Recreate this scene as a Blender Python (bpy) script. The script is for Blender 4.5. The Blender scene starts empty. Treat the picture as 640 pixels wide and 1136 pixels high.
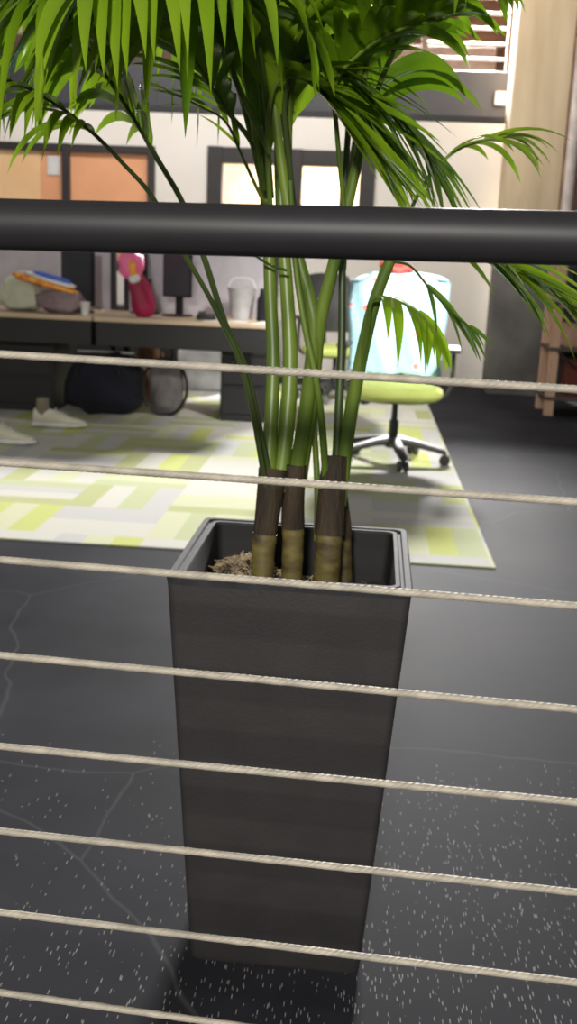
import bpy, bmesh, math, random
from mathutils import Vector, Matrix, Euler
S = bpy.context.scene
COL = S.collection
random.seed(7)
R = math.radians

# ------------------------------------------------------------------ camera
F, PITCH, ROLL, YAW, EYE = 1150.0, R(13.8), R(2.4), R(3.7), 1.12
cd = bpy.data.cameras.new('camera')
cd.sensor_fit = 'VERTICAL'; cd.sensor_height = 36.0; cd.lens = F / 1136 * 36.0
cd.clip_start = 0.05; cd.clip_end = 100
cd.dof.use_dof = True; cd.dof.focus_distance = 1.08; cd.dof.aperture_fstop = 9.0
cam = bpy.data.objects.new('camera', cd); COL.objects.link(cam)
cam.matrix_world = (Matrix.Translation((0, 0, EYE)) @ Matrix.Rotation(YAW, 4, 'Z') @
                    Matrix.Rotation(math.pi / 2 - PITCH, 4, 'X') @ Matrix.Rotation(ROLL, 4, 'Z'))
S.camera = cam

def at(x, y, Y):
    """point of the room at depth Y that the photograph shows at pixel x, y"""
    m = cam.matrix_world.to_3x3()
    d = m @ Vector(((x - 320) / F, -(y - 568) / F, -1))
    return Vector((0, 0, EYE)) + d * (Y / d.y)

# ------------------------------------------------------------------ light
w = bpy.data.worlds.new('world'); S.world = w; w.use_nodes = True
bg = w.node_tree.nodes['Background']
bg.inputs[0].default_value = (1.0, 0.97, 0.93, 1); bg.inputs[1].default_value = 0.15

def area(name, loc, target, sx, sy, power, color=(1, .96, .9)):
    l = bpy.data.lights.new(name, 'AREA'); l.shape = 'RECTANGLE'; l.size = sx; l.size_y = sy
    l.energy = power; l.color = color
    o = bpy.data.objects.new(name, l); COL.objects.link(o); o.location = loc
    o.rotation_euler = (Vector(target) - Vector(loc)).to_track_quat('-Z', 'Y').to_euler()
    return o
area('high_window_light', (0.7, 12.5, 4.3), (0, 4, 0), 1.2, .5, 2900, (1, .98, .95))
area('added_wall_fill', (-1.2, 7.5, 3.7), (-1.2, 10, 2.65), 4.5, .4, 105, (1, .96, .92))  # unseen fill light, added to brighten the white office wall
area('added_right_fill', (4.2, 8.5, 4.6), (1.2, 3.5, 0), 1.6, 3.0, 22)  # unseen fill, added for floor gloss and brightness on the right
area('ceiling_lamp_near', (-0.3, -3.0, 2.5), (-.2, 3, .6), .4, .28, 225)
area('added_room_fill', (-.4, 10.8, 2.25), (-.5, 11.6, 1.2), 1.2, .4, 30, (1, .93, .84))  # added fill that brightens the cream wall behind the right window
tl = area('added_chair_fill', (1.3, 3.6, 2.8), (.34, 6.1, 1.05), .3, .2, 17); tl.data.spread = R(36)  # narrow unseen fill, added to brighten the fleece on the chair
S.view_settings.view_transform = 'Standard'; S.view_settings.look = 'None'
S.view_settings.gamma = 1.0; S.view_settings.use_curve_mapping = False
S.view_settings.exposure = 0.0

# ------------------------------------------------------------------ materials
def lin(c):
    return tuple((v / 255 / 12.92) if v / 255 <= .04045 else ((v / 255 + .055) / 1.055) ** 2.4 for v in c) + (1,)

def mat(name, c, rough=.6, metal=0, c2=None, scale=8, bump=0, bscale=60, spec=None, stretch=None, lo=.35, hi=.65):
    m = bpy.data.materials.new(name); m.use_nodes = True
    N, L = m.node_tree.nodes, m.node_tree.links
    b = N['Principled BSDF']
    b.inputs['Base Color'].default_value = lin(c); b.inputs['Roughness'].default_value = rough
    b.inputs['Metallic'].default_value = metal
    if spec is not None: b.inputs['Specular IOR Level'].default_value = spec
    tc = N.new('ShaderNodeTexCoord'); mp = N.new('ShaderNodeMapping')
    L.new(tc.outputs['Object'], mp.inputs[0])
    if stretch: mp.inputs['Scale'].default_value = stretch
    if c2 is None: c2 = tuple(max(0, v * .86) for v in c)
    n = N.new('ShaderNodeTexNoise'); n.inputs['Scale'].default_value = scale; n.inputs['Detail'].default_value = 4
    L.new(mp.outputs[0], n.inputs['Vector'])
    r = N.new('ShaderNodeValToRGB'); r.color_ramp.elements[0].position = lo; r.color_ramp.elements[1].position = hi
    r.color_ramp.elements[0].color = lin(c2); r.color_ramp.elements[1].color = lin(c)
    L.new(n.outputs[0], r.inputs[0]); L.new(r.outputs[0], b.inputs['Base Color'])
    if bump:
        n2 = N.new('ShaderNodeTexNoise'); n2.inputs['Scale'].default_value = bscale
        L.new(mp.outputs[0], n2.inputs['Vector'])
        bp = N.new('ShaderNodeBump'); bp.inputs['Strength'].default_value = bump; bp.inputs['Distance'].default_value = .01
        L.new(n2.outputs[0], bp.inputs['Height']); L.new(bp.outputs[0], b.inputs['Normal'])
    return m

def leaf_mat(name, c, c2, gloss=.25, trans=.42):
    m = bpy.data.materials.new(name); m.use_nodes = True
    N, L = m.node_tree.nodes, m.node_tree.links
    b = N['Principled BSDF']; out = N['Material Output']
    b.inputs['Roughness'].default_value = gloss
    tc = N.new('ShaderNodeTexCoord'); n = N.new('ShaderNodeTexNoise'); n.inputs['Scale'].default_value = 5
    L.new(tc.outputs['Object'], n.inputs['Vector'])
    r = N.new('ShaderNodeValToRGB'); r.color_ramp.elements[0].position = .35; r.color_ramp.elements[1].position = .68
    r.color_ramp.elements[0].color = lin(c2); r.color_ramp.elements[1].color = lin(c)
    L.new(n.outputs[0], r.inputs[0]); L.new(r.outputs[0], b.inputs['Base Color'])
    t = N.new('ShaderNodeBsdfTranslucent'); L.new(r.outputs[0], t.inputs[0])
    mx = N.new('ShaderNodeMixShader'); mx.inputs[0].default_value = trans
    L.new(b.outputs[0], mx.inputs[1]); L.new(t.outputs[0], mx.inputs[2]); L.new(mx.outputs[0], out.inputs[0])
    return m

def floor_mat():
    m = bpy.data.materials.new('polished_dark_concrete'); m.use_nodes = True
    N, L = m.node_tree.nodes, m.node_tree.links
    b = N['Principled BSDF']
    tc = N.new('ShaderNodeTexCoord')
    n = N.new('ShaderNodeTexNoise'); n.inputs['Scale'].default_value = 1.6; n.inputs['Detail'].default_value = 7
    L.new(tc.outputs['Object'], n.inputs['Vector'])
    r = N.new('ShaderNodeValToRGB'); r.color_ramp.elements[0].position = .3; r.color_ramp.elements[1].position = .72
    r.color_ramp.elements[0].color = lin((34, 34, 38)); r.color_ramp.elements[1].color = lin((58, 58, 63))
    L.new(n.outputs[0], r.inputs[0])
    # pale specks of dust and grit, in drifts
    mp = N.new('ShaderNodeMapping'); mp.inputs['Scale'].default_value = (1.5, .13, 1); mp.inputs['Rotation'].default_value = (0, 0, R(14))
    L.new(tc.outputs['Object'], mp.inputs[0])
    v = N.new('ShaderNodeTexVoronoi'); v.inputs['Scale'].default_value = 300
    L.new(mp.outputs[0], v.inputs['Vector'])
    lt = N.new('ShaderNodeMath'); lt.operation = 'LESS_THAN'; lt.inputs[1].default_value = .24
    L.new(v.outputs['Distance'], lt.inputs[0])
    n3 = N.new('ShaderNodeTexNoise'); n3.inputs['Scale'].default_value = 2.6; n3.inputs['Detail'].default_value = 3
    L.new(tc.outputs['Object'], n3.inputs['Vector'])
    sx = N.new('ShaderNodeSeparateXYZ'); L.new(tc.outputs['Object'], sx.inputs[0])
    gy = N.new('ShaderNodeMapRange'); gy.inputs[1].default_value = 2.3; gy.inputs[2].default_value = 1.2
    gy.inputs[3].default_value = 0; gy.inputs[4].default_value = 1.25
    L.new(sx.outputs['Y'], gy.inputs[0])
    gx = N.new('ShaderNodeMapRange'); gx.inputs[1].default_value = -.5; gx.inputs[2].default_value = .25
    gx.inputs[3].default_value = .25; gx.inputs[4].default_value = 1.0
    L.new(sx.outputs['X'], gx.inputs[0])
    m1 = N.new('ShaderNodeMath'); m1.operation = 'MULTIPLY'; L.new(gx.outputs[0], m1.inputs[0]); L.new(gy.outputs[0], m1.inputs[1])
    m2 = N.new('ShaderNodeMath'); m2.operation = 'MULTIPLY'; L.new(m1.outputs[0], m2.inputs[0]); L.new(n3.outputs[0], m2.inputs[1])
    sc = N.new('ShaderNodeSeparateColor'); L.new(v.outputs['Color'], sc.inputs[0])
    gt = N.new('ShaderNodeMath'); gt.operation = 'LESS_THAN'; L.new(sc.outputs[0], gt.inputs[0]); L.new(m2.outputs[0], gt.inputs[1])
    m3 = N.new('ShaderNodeMath'); m3.operation = 'MULTIPLY'; L.new(lt.outputs[0], m3.inputs[0]); L.new(gt.outputs[0], m3.inputs[1])
    m3b = N.new('ShaderNodeMath'); m3b.operation = 'MULTIPLY'; m3b.inputs[1].default_value = .6; L.new(m3.outputs[0], m3b.inputs[0])
    # fine pale hairline cracks
    nd = N.new('ShaderNodeTexNoise'); nd.inputs['Scale'].default_value = 3; L.new(tc.outputs['Object'], nd.inputs['Vector'])
    va = N.new('ShaderNodeVectorMath'); va.operation = 'MULTIPLY_ADD'; va.inputs[1].default_value = (.12, .12, .12)
    L.new(nd.outputs['Color'], va.inputs[0]); L.new(tc.outputs['Object'], va.inputs[2])
    ve = N.new('ShaderNodeTexVoronoi'); ve.feature = 'DISTANCE_TO_EDGE'; ve.inputs['Scale'].default_value = .75
    L.new(va.outputs[0], ve.inputs['Vector'])
    lc = N.new('ShaderNodeMapRange'); lc.inputs[1].default_value = .0; lc.inputs[2].default_value = .004
    lc.inputs[3].default_value = .05; lc.inputs[4].default_value = 0
    L.new(ve.outputs['Distance'], lc.inputs[0])
    mx = N.new('ShaderNodeMath'); mx.operation = 'MAXIMUM'; L.new(m3b.outputs[0], mx.inputs[0]); L.new(lc.outputs[0], mx.inputs[1])
    mc = N.new('ShaderNodeMix'); mc.data_type = 'RGBA'; mc.inputs['B'].default_value = lin((205, 203, 200))
    L.new(mx.outputs[0], mc.inputs['Factor']); L.new(r.outputs[0], mc.inputs['A'])
    L.new(mc.outputs['Result'], b.inputs['Base Color'])
    rr = N.new('ShaderNodeMapRange'); rr.inputs[3].default_value = .58; rr.inputs[4].default_value = .72; b.inputs['IOR'].default_value = 1.3; b.inputs['Specular IOR Level'].default_value = .07
    L.new(n.outputs[0], rr.inputs[0]); L.new(rr.outputs[0], b.inputs['Roughness'])
    return m

def carpet_mat():
    """plank carpet tiles: 1 m blocks of four planks, laid quarter-turned"""
    m = bpy.data.materials.new('patchwork_carpet_tiles'); m.use_nodes = True
    N, L = m.node_tree.nodes, m.node_tree.links
    b = N['Principled BSDF']; b.inputs['Roughness'].default_value = .95; b.inputs['Specular IOR Level'].default_value = .06
    def M(op, a, c=None, k=None):
        n = N.new('ShaderNodeMath'); n.operation = op
        L.new(a, n.inputs[0])
        if c is not None: L.new(c, n.inputs[1])
        if k is not None: n.inputs[1].default_value = k
        return n.outputs[0]
    tc = N.new('ShaderNodeTexCoord'); s = N.new('ShaderNodeSeparateXYZ'); L.new(tc.outputs['Object'], s.inputs[0])
    T = 2.2
    x = M('MULTIPLY', s.outputs['X'], k=T); y = M('MULTIPLY', s.outputs['Y'], k=T)
    fx, fy = M('FLOOR', x), M('FLOOR', y)
    par = M('MODULO', M('ADD', fx, fy), k=2.0); par = M('ABSOLUTE', par)
    px, py = M('FLOOR', M('MULTIPLY', x, k=4.0)), M('FLOOR', M('MULTIPLY', y, k=4.0))
    def mixf(a, c, f):
        n = N.new('ShaderNodeMix'); L.new(f, n.inputs[0]); L.new(a, n.inputs[2]); L.new(c, n.inputs[3]); return n.outputs[0]
    a = mixf(fx, px, par); c = mixf(py, fy, par)
    cb = N.new('ShaderNodeCombineXYZ'); L.new(a, cb.inputs[0]); L.new(c, cb.inputs[1]); L.new(par, cb.inputs[2])
    wn = N.new('ShaderNodeTexWhiteNoise'); wn.noise_dimensions = '3D'; L.new(cb.outputs[0], wn.inputs['Vector'])
    r = N.new('ShaderNodeValToRGB'); r.color_ramp.interpolation = 'CONSTANT'
    cols = [(0, (208, 206, 196)), (.26, (190, 196, 158)), (.44, (198, 204, 128)), (.54, (196, 195, 192)), (.74, (206, 208, 176)), (.9, (184, 188, 140))]
    e = r.color_ramp.elements
    e[0].position = 0; e[0].color = lin(cols[0][1]); e[1].position = cols[1][0]; e[1].color = lin(cols[1][1])
    for p, cc in cols[2:]:
        k = e.new(p); k.color = lin(cc)
    L.new(wn.outputs['Value'], r.inputs[0])
    n = N.new('ShaderNodeTexNoise'); n.inputs['Scale'].default_value = 260; L.new(tc.outputs['Object'], n.inputs['Vector'])
    mr = N.new('ShaderNodeMapRange'); mr.inputs[3].default_value = .75; mr.inputs[4].default_value = 1.1; L.new(n.outputs[0], mr.inputs[0])
    mm = N.new('ShaderNodeMix'); mm.data_type = 'RGBA'; mm.blend_type = 'MULTIPLY'; mm.inputs['Factor'].default_value = 1
    L.new(r.outputs[0], mm.inputs['A']); L.new(mr.outputs[0], mm.inputs['B'])
    L.new(mm.outputs['Result'], b.inputs['Base Color'])
    bp = N.new('ShaderNodeBump'); bp.inputs['Strength'].default_value = .4; bp.inputs['Distance'].default_value = .004
    L.new(n.outputs[0], bp.inputs['Height']); L.new(bp.outputs[0], b.inputs['Normal'])
    return m

def spotted(name, base, spot, scale, thr, c3=None):
    m = mat(name, base, .9, c2=tuple(int(v * .93) for v in base), scale=6)
    N, L = m.node_tree.nodes, m.node_tree.links; b = N['Principled BSDF']
    prev = b.inputs['Base Color'].links[0].from_socket
    tc = [n for n in N if n.type == 'TEX_COORD'][0]
    v = N.new('ShaderNodeTexVoronoi'); v.inputs['Scale'].default_value = scale; L.new(tc.outputs['Object'], v.inputs['Vector'])
    lt = N.new('ShaderNodeMath'); lt.operation = 'LESS_THAN'; lt.inputs[1].default_value = thr; L.new(v.outputs['Distance'], lt.inputs[0])
    mx = N.new('ShaderNodeMix'); mx.data_type = 'RGBA'; L.new(lt.outputs[0], mx.inputs['Factor'])
    L.new(prev, mx.inputs['A']); mx.inputs['B'].default_value = lin(spot)
    L.new(mx.outputs['Result'], b.inputs['Base Color'])
    return m

M = {}
M['floor'] = floor_mat(); M['carpet'] = carpet_mat()
M['white_wall'] = mat('white_wall', (232, 226, 218), .8, scale=1.2, c2=(224, 216, 206))
M['brick'] = mat('brown_back_wall', (120, 88, 66), .9, c2=(66, 48, 38), scale=1.6, stretch=(1, 1, 2.2))
M['beam'] = mat('dark_steel_beam', (62, 62, 70), .5, scale=2, c2=(52, 52, 58))
M['black'] = mat('matte_black', (26, 25, 28), .55, scale=5)
M['frame'] = mat('dark_window_frame', (44, 38, 38), .5)
M['peach'] = mat('peach_board', (236, 172, 128), .8, c2=(224, 160, 118), scale=1.5)
M['peach2'] = mat('pale_peach_board', (240, 200, 152), .8, c2=(232, 188, 140), scale=1.5)
M['cream'] = mat('cream_room_wall', (244, 222, 192), .8, c2=(236, 210, 176))
M['column'] = mat('bare_timber_column', (222, 200, 166), .85, c2=(196, 172, 138), scale=5, stretch=(1, 1, .15), bump=.3)
M['column_low'] = mat('grey_painted_column', (120, 116, 110), .7, c2=(92, 88, 86), scale=3)
M['pipe'] = mat('pale_conduit', (226, 212, 204), .5)
M['plywood'] = mat('brown_plywood', (178, 138, 104), .75, c2=(150, 112, 84), scale=2, stretch=(.4, 1, 3))
M['brown_and_shade'] = mat('dark_brown_and_shade', (92, 78, 68), .8)  # own brown of several parts; on the strip by the column it paints shade
M['planter'] = mat('charcoal_planter', (56, 54, 54), .5, scale=14, c2=(52, 50, 50), bump=.08, bscale=240)
M['planter_in'] = mat('black_planter_inside', (20, 20, 23), .7)
M['rim'] = mat('worn_planter_rim', (52, 51, 54), .8, c2=(38, 38, 42), scale=30)
M['soil'] = mat('dark_soil', (48, 38, 28), .95, c2=(26, 20, 16), scale=40, bump=.6)
M['fibre'] = mat('pale_coir_fibre', (196, 176, 144), .9, c2=(78, 62, 44), scale=30)
M['rail'] = mat('dark_grey_handrail', (38, 37, 39), .5, spec=.35, scale=40, c2=(36, 35, 37))
M['cable'] = mat('stainless_wire_rope', (178, 170, 154), .65, metal=.1, scale=60, c2=(154, 147, 134))
M['leaf'] = leaf_mat('palm_leaf', (140, 172, 36), (98, 138, 24))
M['leaf_dark'] = leaf_mat('palm_leaf_dark', (100, 134, 40), (62, 94, 28), gloss=.26)
M['leaf_lime'] = leaf_mat('palm_leaf_lime', (156, 184, 44), (108, 144, 28))
M['stem'] = mat('palm_green_stem', (112, 132, 48), .4, c2=(72, 94, 30), scale=10, stretch=(3, 3, .5))
M['stem_dark'] = mat('palm_dark_stem', (62, 78, 30), .4, c2=(44, 58, 24), scale=10)
M['sheath'] = mat('brown_dry_sheath', (66, 52, 34), .8, c2=(40, 32, 22), scale=16, stretch=(3, 3, .6), bump=.4)
M['cane'] = mat('olive_cane_base', (116, 104, 54), .6, c2=(58, 46, 27), scale=18, stretch=(1, 1, 2))
M['desk_top'] = mat('pale_wood_laminate', (206, 184, 156), .5, c2=(190, 166, 140), scale=3, stretch=(.4, 3, 3))
M['screen'] = mat('lavender_grey_fabric_screen', (196, 190, 198), .9, c2=(186, 180, 188))
M['lime_seat'] = mat('lime_upholstery', (196, 208, 118), .85, c2=(182, 194, 102))
M['chair_black'] = mat('dark_grey_plastic', (58, 58, 58), .5)
M['caster'] = mat('grey_caster', (120, 118, 112), .5)
M['blanket'] = spotted('light_blue_fleece', (176, 220, 234), (236, 140, 130), 9, .16)
M['navy'] = mat('navy_cloth', (24, 24, 42), .9, c2=(14, 14, 22), scale=6)
M['shoe'] = mat('off_white_leather', (226, 222, 200), .6)
M['shoe_grey'] = mat('taupe_knit', (132, 122, 106), .9)
M['pink'] = mat('pink_fabric', (240, 120, 170), .6, c2=(232, 96, 150), scale=9)
M['magenta'] = mat('magenta_fabric', (176, 24, 82), .6, c2=(140, 16, 60), scale=7)
M['yellow'] = mat('yellow_orange_film', (244, 178, 60), .4, c2=(214, 90, 40), scale=26)
M['blue'] = mat('bright_blue_film', (62, 104, 214), .35, c2=(52, 88, 190))
M['whitep'] = mat('white_plastic', (232, 230, 228), .45)
M['greyp'] = mat('light_grey_plastic', (190, 190, 192), .5)
M['sack'] = mat('pale_green_sack', (204, 206, 186), .85, c2=(180, 184, 162))
M['mauve'] = mat('mauve_cushion', (150, 130, 134), .9, c2=(120, 102, 108), scale=7)
M['red'] = mat('red_fabric', (214, 84, 76), .8, c2=(186, 50, 48))
M['rosewood'] = mat('light_pine', (206, 168, 140), .7, c2=(188, 148, 120), stretch=(1, 1, .2))
M['rust'] = mat('rust_red_box', (112, 50, 36), .8)
M['greybag'] = mat('grey_fabric', (112, 108, 108), .9, c2=(88, 84, 84))
M['skinpink'] = mat('dusty_pink_fabric', (206, 158, 142), .9)
M['kraft'] = mat('pale_kraft_carton', (212, 200, 158), .8)

# ------------------------------------------------------------------ mesh helpers
def finish(bm, name, material, parent=None, smooth=True, loc=None):
    me = bpy.data.meshes.new(name)
    if name in ('sack', 'cushion') or material in ('navy', 'greybag', 'skinpink', 'magenta'):
        for v in bm.verts: v.co.z = max(v.co.z, .001)      # soft things settle flat on what carries them
    bmesh.ops.recalc_face_normals(bm, faces=bm.faces)
    bm.to_mesh(me); bm.free()
    mats = material if isinstance(material, (list, tuple)) else [material]
    for k in mats: me.materials.append(M[k])
    if smooth:
        for p in me.polygons: p.use_smooth = True
        try: me.set_sharp_from_angle(angle=R(38))
        except Exception: pass
    o = bpy.data.objects.new(name, me); COL.objects.link(o)
    if parent: o.parent = parent
    if loc is not None: o.location = loc
    return o

def tag(o, label, cat, group=None, kind=None):
    o['label'] = label; o['category'] = cat
    if group: o['group'] = group
    if kind: o['kind'] = kind
    return o

def thing(name, label, cat, loc=(0, 0, 0), rz=0, group=None):
    o = bpy.data.objects.new(name, None); COL.objects.link(o); o.empty_display_size = .1
    o.location = loc; o.rotation_euler = (0, 0, rz)
    return tag(o, label, cat, group)

def struct(o): o['kind'] = 'structure'; return o

def box(bm, x0, x1, y0, y1, z0, z1, bev=0, seg=2, rot=None, mi=0):
    t = bmesh.new()
    bmesh.ops.create_cube(t, size=1)
    for v in t.verts:
        v.co = Vector((x0 + (v.co.x + .5) * (x1 - x0), y0 + (v.co.y + .5) * (y1 - y0), z0 + (v.co.z + .5) * (z1 - z0)))
    if bev: bmesh.ops.bevel(t, geom=t.edges[:], offset=bev, segments=seg, affect='EDGES', profile=.6)
    if rot is not None:
        c = Vector(((x0 + x1) / 2, (y0 + y1) / 2, (z0 + z1) / 2))
        for v in t.verts: v.co = c + rot @ (v.co - c)
    for f in t.faces: f.material_index = mi
    me = bpy.data.meshes.new('t'); t.to_mesh(me); t.free(); bm.from_mesh(me); bpy.data.meshes.remove(me)
    return bm

def B(*a, **k): return box(bmesh.new(), *a, **k)

def smooth_path(pts, n):
    """Catmull-Rom through pts, n samples per span"""
    pts = [Vector(p) for p in pts]
    P = [pts[0] * 2 - pts[1]] + pts + [pts[-1] * 2 - pts[-2]]
    out = []
    for i in range(1, len(P) - 2):
        for k in range(n):
            t = k / n
            a, b, c, d = P[i - 1], P[i], P[i + 1], P[i + 2]
            out.append(.5 * ((2 * b) + (c - a) * t + (2 * a - 5 * b + 4 * c - d) * t * t + (3 * b - a - 3 * c + d) * t ** 3))
    out.append(pts[-1].copy())
    return out

def tube(bm, pts, rad, seg=10, flat=1.0, cap=True, twist=0, lobes=0, lob=.0, mi=0):
    """tube along pts; rad number or function of 0..1; flat squeezes the section"""
    n = len(pts); rings = []
    up = Vector((0, 0, 1))
    t0 = (pts[1] - pts[0]).normalized()
    if abs(t0.dot(up)) > .95: up = Vector((0, 1, 0))
    s = t0.cross(up).normalized()
    for i, p in enumerate(pts):
        t = (pts[min(i + 1, n - 1)] - pts[max(i - 1, 0)]).normalized()
        s = (s - t * s.dot(t)).normalized(); u = s.cross(t)
        r = rad(i / (n - 1)) if callable(rad) else rad
        ring = []
        for k in range(seg):
            a = 2 * math.pi * k / seg
            rr = r * (1 + lob * math.cos(lobes * a)) if lobes else r
            a2 = a + twist * i
            ring.append(bm.verts.new(p + s * math.cos(a2) * rr + u * math.sin(a2) * rr * flat))
        rings.append(ring)
    for i in range(n - 1):
        for k in range(seg):
            f = bm.faces.new((rings[i][k], rings[i][(k + 1) % seg], rings[i + 1][(k + 1) % seg], rings[i + 1][k])); f.material_index = mi
    if cap:
        bm.faces.new(rings[0]).material_index = mi; bm.faces.new(rings[-1][::-1]).material_index = mi
    return bm

def lathe(bm, prof, seg=28, c=(0, 0, 0), mi=0):
    c = Vector(c); rings = []
    for r, z in prof:
        rings.append([bm.verts.new(c + Vector((r * math.cos(2 * math.pi * k / seg), r * math.sin(2 * math.pi * k / seg), z))) for k in range(seg)])
    for i in range(len(rings) - 1):
        for k in range(seg):
            bm.faces.new((rings[i][k], rings[i][(k + 1) % seg], rings[i + 1][(k + 1) % seg], rings[i + 1][k])).material_index = mi
    bm.faces.new(rings[0][::-1]).material_index = mi; bm.faces.new(rings[-1]).material_index = mi
    return bm

def blob(bm, c, r, sub=3, f=None, noise=0, seed=0, mi=0, rot=None):
    """soft lump: subdivided box pushed towards an ellipsoid; f reshapes each unit point"""
    from mathutils import noise as nz
    t = bmesh.new(); bmesh.ops.create_icosphere(t, subdivisions=sub, radius=1)
    for v in t.verts:
        p = v.co.copy()
        q = Vector([math.copysign(abs(k) ** .7, k) for k in p])
        if f: q = f(q)
        q = Vector((q.x * r[0], q.y * r[1], q.z * r[2]))
        if noise: q += p * noise * nz.noise(p * 2.3 + Vector((seed, seed, seed)))
        if rot is not None: q = rot @ q
        v.co = Vector(c) + q
    for fc in t.faces: fc.material_index = mi
    me = bpy.data.meshes.new('t'); t.to_mesh(me); t.free(); bm.from_mesh(me); bpy.data.meshes.remove(me)
    return bm

# ------------------------------------------------------------------ setting
struct(finish(B(-7, 5, -3.4, 15.2, -.12, 0), 'floor', 'floor', smooth=False))
struct(finish(B(-7, 5, 15.0, 15.2, 0, 5.2), 'wall_back', 'brick', smooth=False))
carpet = finish(B(-4.9, 2.74, -2.85, 2.65, 0, .007), 'carpet', 'carpet', smooth=False, loc=(-2.19, 6.68, 0))
tag(carpet, 'patchwork of lime, pale green and white carpet tiles on the dark concrete floor', 'carpet')

# white office wall with its two glazed openings
WY = 10.0
zt = 2.36
wb = bmesh.new()
box(wb, -6.5, -4.6, WY, WY + .12, 0, zt)
box(wb, -4.6, -2.02, WY, WY + .12, 2.06, zt); box(wb, -4.6, -2.02, WY, WY + .12, 0, .95)
box(wb, -2.02, -1.53, WY, WY + .12, 0, zt)
box(wb, -1.53, .02, WY, WY + .12, 2.08, zt); box(wb, -1.53, .02, WY, WY + .12, 0, 1.25)
box(wb, .02, 1.16, WY, WY + .12, 0, zt)
struct(finish(wb, 'wall_office', 'white_wall', smooth=False))
rm = bmesh.new(); box(rm, -6.4, -1.82, 11.6, 11.7, 0, zt)
struct(finish(rm, 'wall_room_left', 'peach', smooth=False))
struct(finish(B(-1.7, 1.0, 11.6, 11.7, 0, zt), 'wall_room_right', 'cream', smooth=False))

def glazing(name, x0, x1, z0, z1, muls, thick, pane_mat=None):
    f = bmesh.new(); y0, y1 = WY - .03, WY + .09
    box(f, x0, x1, y0, y1, z1 - thick, z1, .006); box(f, x0, x1, y0, y1, z0, z0 + thick, .006)
    for m_ in [x0, x1 - thick] + muls: box(f, m_, m_ + thick, y0 - .008, y1 + .008, z0 - .004, z1 + .004, .006)
    return struct(finish(f, name, 'frame', smooth=False))
w1 = glazing('window_1', -4.6, -2.02, .95, 2.06, [-3.72, -2.9], .07)
w2 = glazing('window_2', -1.53, .02, 1.25, 2.08, [-.79, -.3], .14)
# boards that fill the left opening
fb = bmesh.new(); box(fb, -4.56, -3.1, WY + .03, WY + .05, 1.0, 2.0)
finish(B(-4.55, -3.12, WY + .03, WY + .05, .99, 2.01, .004), 'board', 'peach2', w1, smooth=False); fb.free()
finish(B(-3.12, -2.06, WY + .032, WY + .052, .99, 2.01, .004), 'board', 'peach', w1, smooth=False)
n_ = finish(B(-3.05, -2.93, -.006, .006, -.08, .09, .002), 'paper_notice', 'whitep', smooth=False, loc=(0, WY + .022, 1.86))
tag(n_, 'small white paper notice pinned at top of the peach board', 'notice')
# beams and upper structure
struct(finish(B(-6.6, 1.25, 10.35, 10.6, 2.42, 2.86, .01), 'trim_beam', 'beam', smooth=False))
struct(finish(B(-6.6, 1.18, 10.0, 10.5, zt, 2.42, .004), 'trim_soffit', 'black', smooth=False))
bm = bmesh.new(); box(bm, -6.6, 1.25, 12.15, 12.45, 3.1, 3.4, .01)
struct(finish(bm, 'trim_upper_beam', 'brown_and_shade', smooth=False))
# conduit box on beam end
tag(finish(B(-.05, .05, -.03, .03, -.06, .06, .008), 'junction_box', 'whitep', loc=(1.13, 10.32, 2.62)), 'small white junction box on the end of the dark steel beam', 'junction box')
# open metal racking above the beam
rk = thing('storage_rack', 'brown shelving rack of pale rods above the dark beam beside the timber column', 'rack', (.86, 11.2, 2.42))
bm = bmesh.new()
for k in range(7): tube(bm, [Vector((-.42, 0, .55 + k * .14)), Vector((.42, 0, .55 + k * .14))], .014, 8)
finish(bm, 'rod', 'greyp', rk)
for sx in (-.42, .42): finish(B(sx - .03, sx + .03, -.04, .04, 0, 1.6, .004), 'post', 'brown_and_shade', rk, smooth=False)
# upper boxes stored behind the palm
for k, (px, py, wd, hh, mt, lb) in enumerate([
        (20, 40, .6, .4, 'kraft', 'brown carton high behind the leftmost palm leaves'),
        (165, 22, .8, .42, 'brown_and_shade', 'dark brown carton high behind the palm, left of its main stems'),
        (310, 25, .5, .5, 'rust', 'rust red carton high behind the middle of the palm crown'),
        (400, 22, .55, .4, 'sack', 'pale grey carton high behind the palm, left of the pale rods')]):
    p = at(px, py, 12.3)
    b_ = thing('storage_carton', lb, 'box', (p.x, 12.3, 3.405))
    finish(B(-wd / 2, wd / 2, -.09, .09, 0, hh, .01), 'box', mt, b_)
    finish(B(-.03, .03, -.0935, .0935, .0, hh + .002, .001), 'tape', 'skinpink', b_, smooth=False)

# timber column, conduit and plywood wall
cb_ = bmesh.new(); box(cb_, 1.13, 1.6, 9.4, 9.8, 1.35, 5.0, .015)
struct(finish(cb_, 'trim_column', 'column'))
struct(finish(B(1.12, 1.61, 9.39, 9.81, 0, 1.35, .015), 'trim_column_base', 'column_low'))
bm = bmesh.new(); tube(bm, [Vector((1.67, 9.45, 0)), Vector((1.67, 9.45, 5.0))], .05, 16)
tag(finish(bm, 'conduit', 'pipe'), 'pale vertical conduit running up the right side of the timber column', 'pipe')
struct(finish(B(1.72, 1.9, 9.7, 9.85, 0, 5, .004), 'trim_shade_strip', 'brown_and_shade', smooth=False))  # solid dark strip standing in for the shadow beside the column
bm = bmesh.new()
for z0, z1 in ((0, 1.2), (1.215, 2.42), (2.435, 3.6), (3.615, 4.9)): box(bm, 1.72, 4.9, 9.9, 9.93, z0, z1, .003)
struct(finish(bm, 'wall_plywood', 'plywood', smooth=False))

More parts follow.
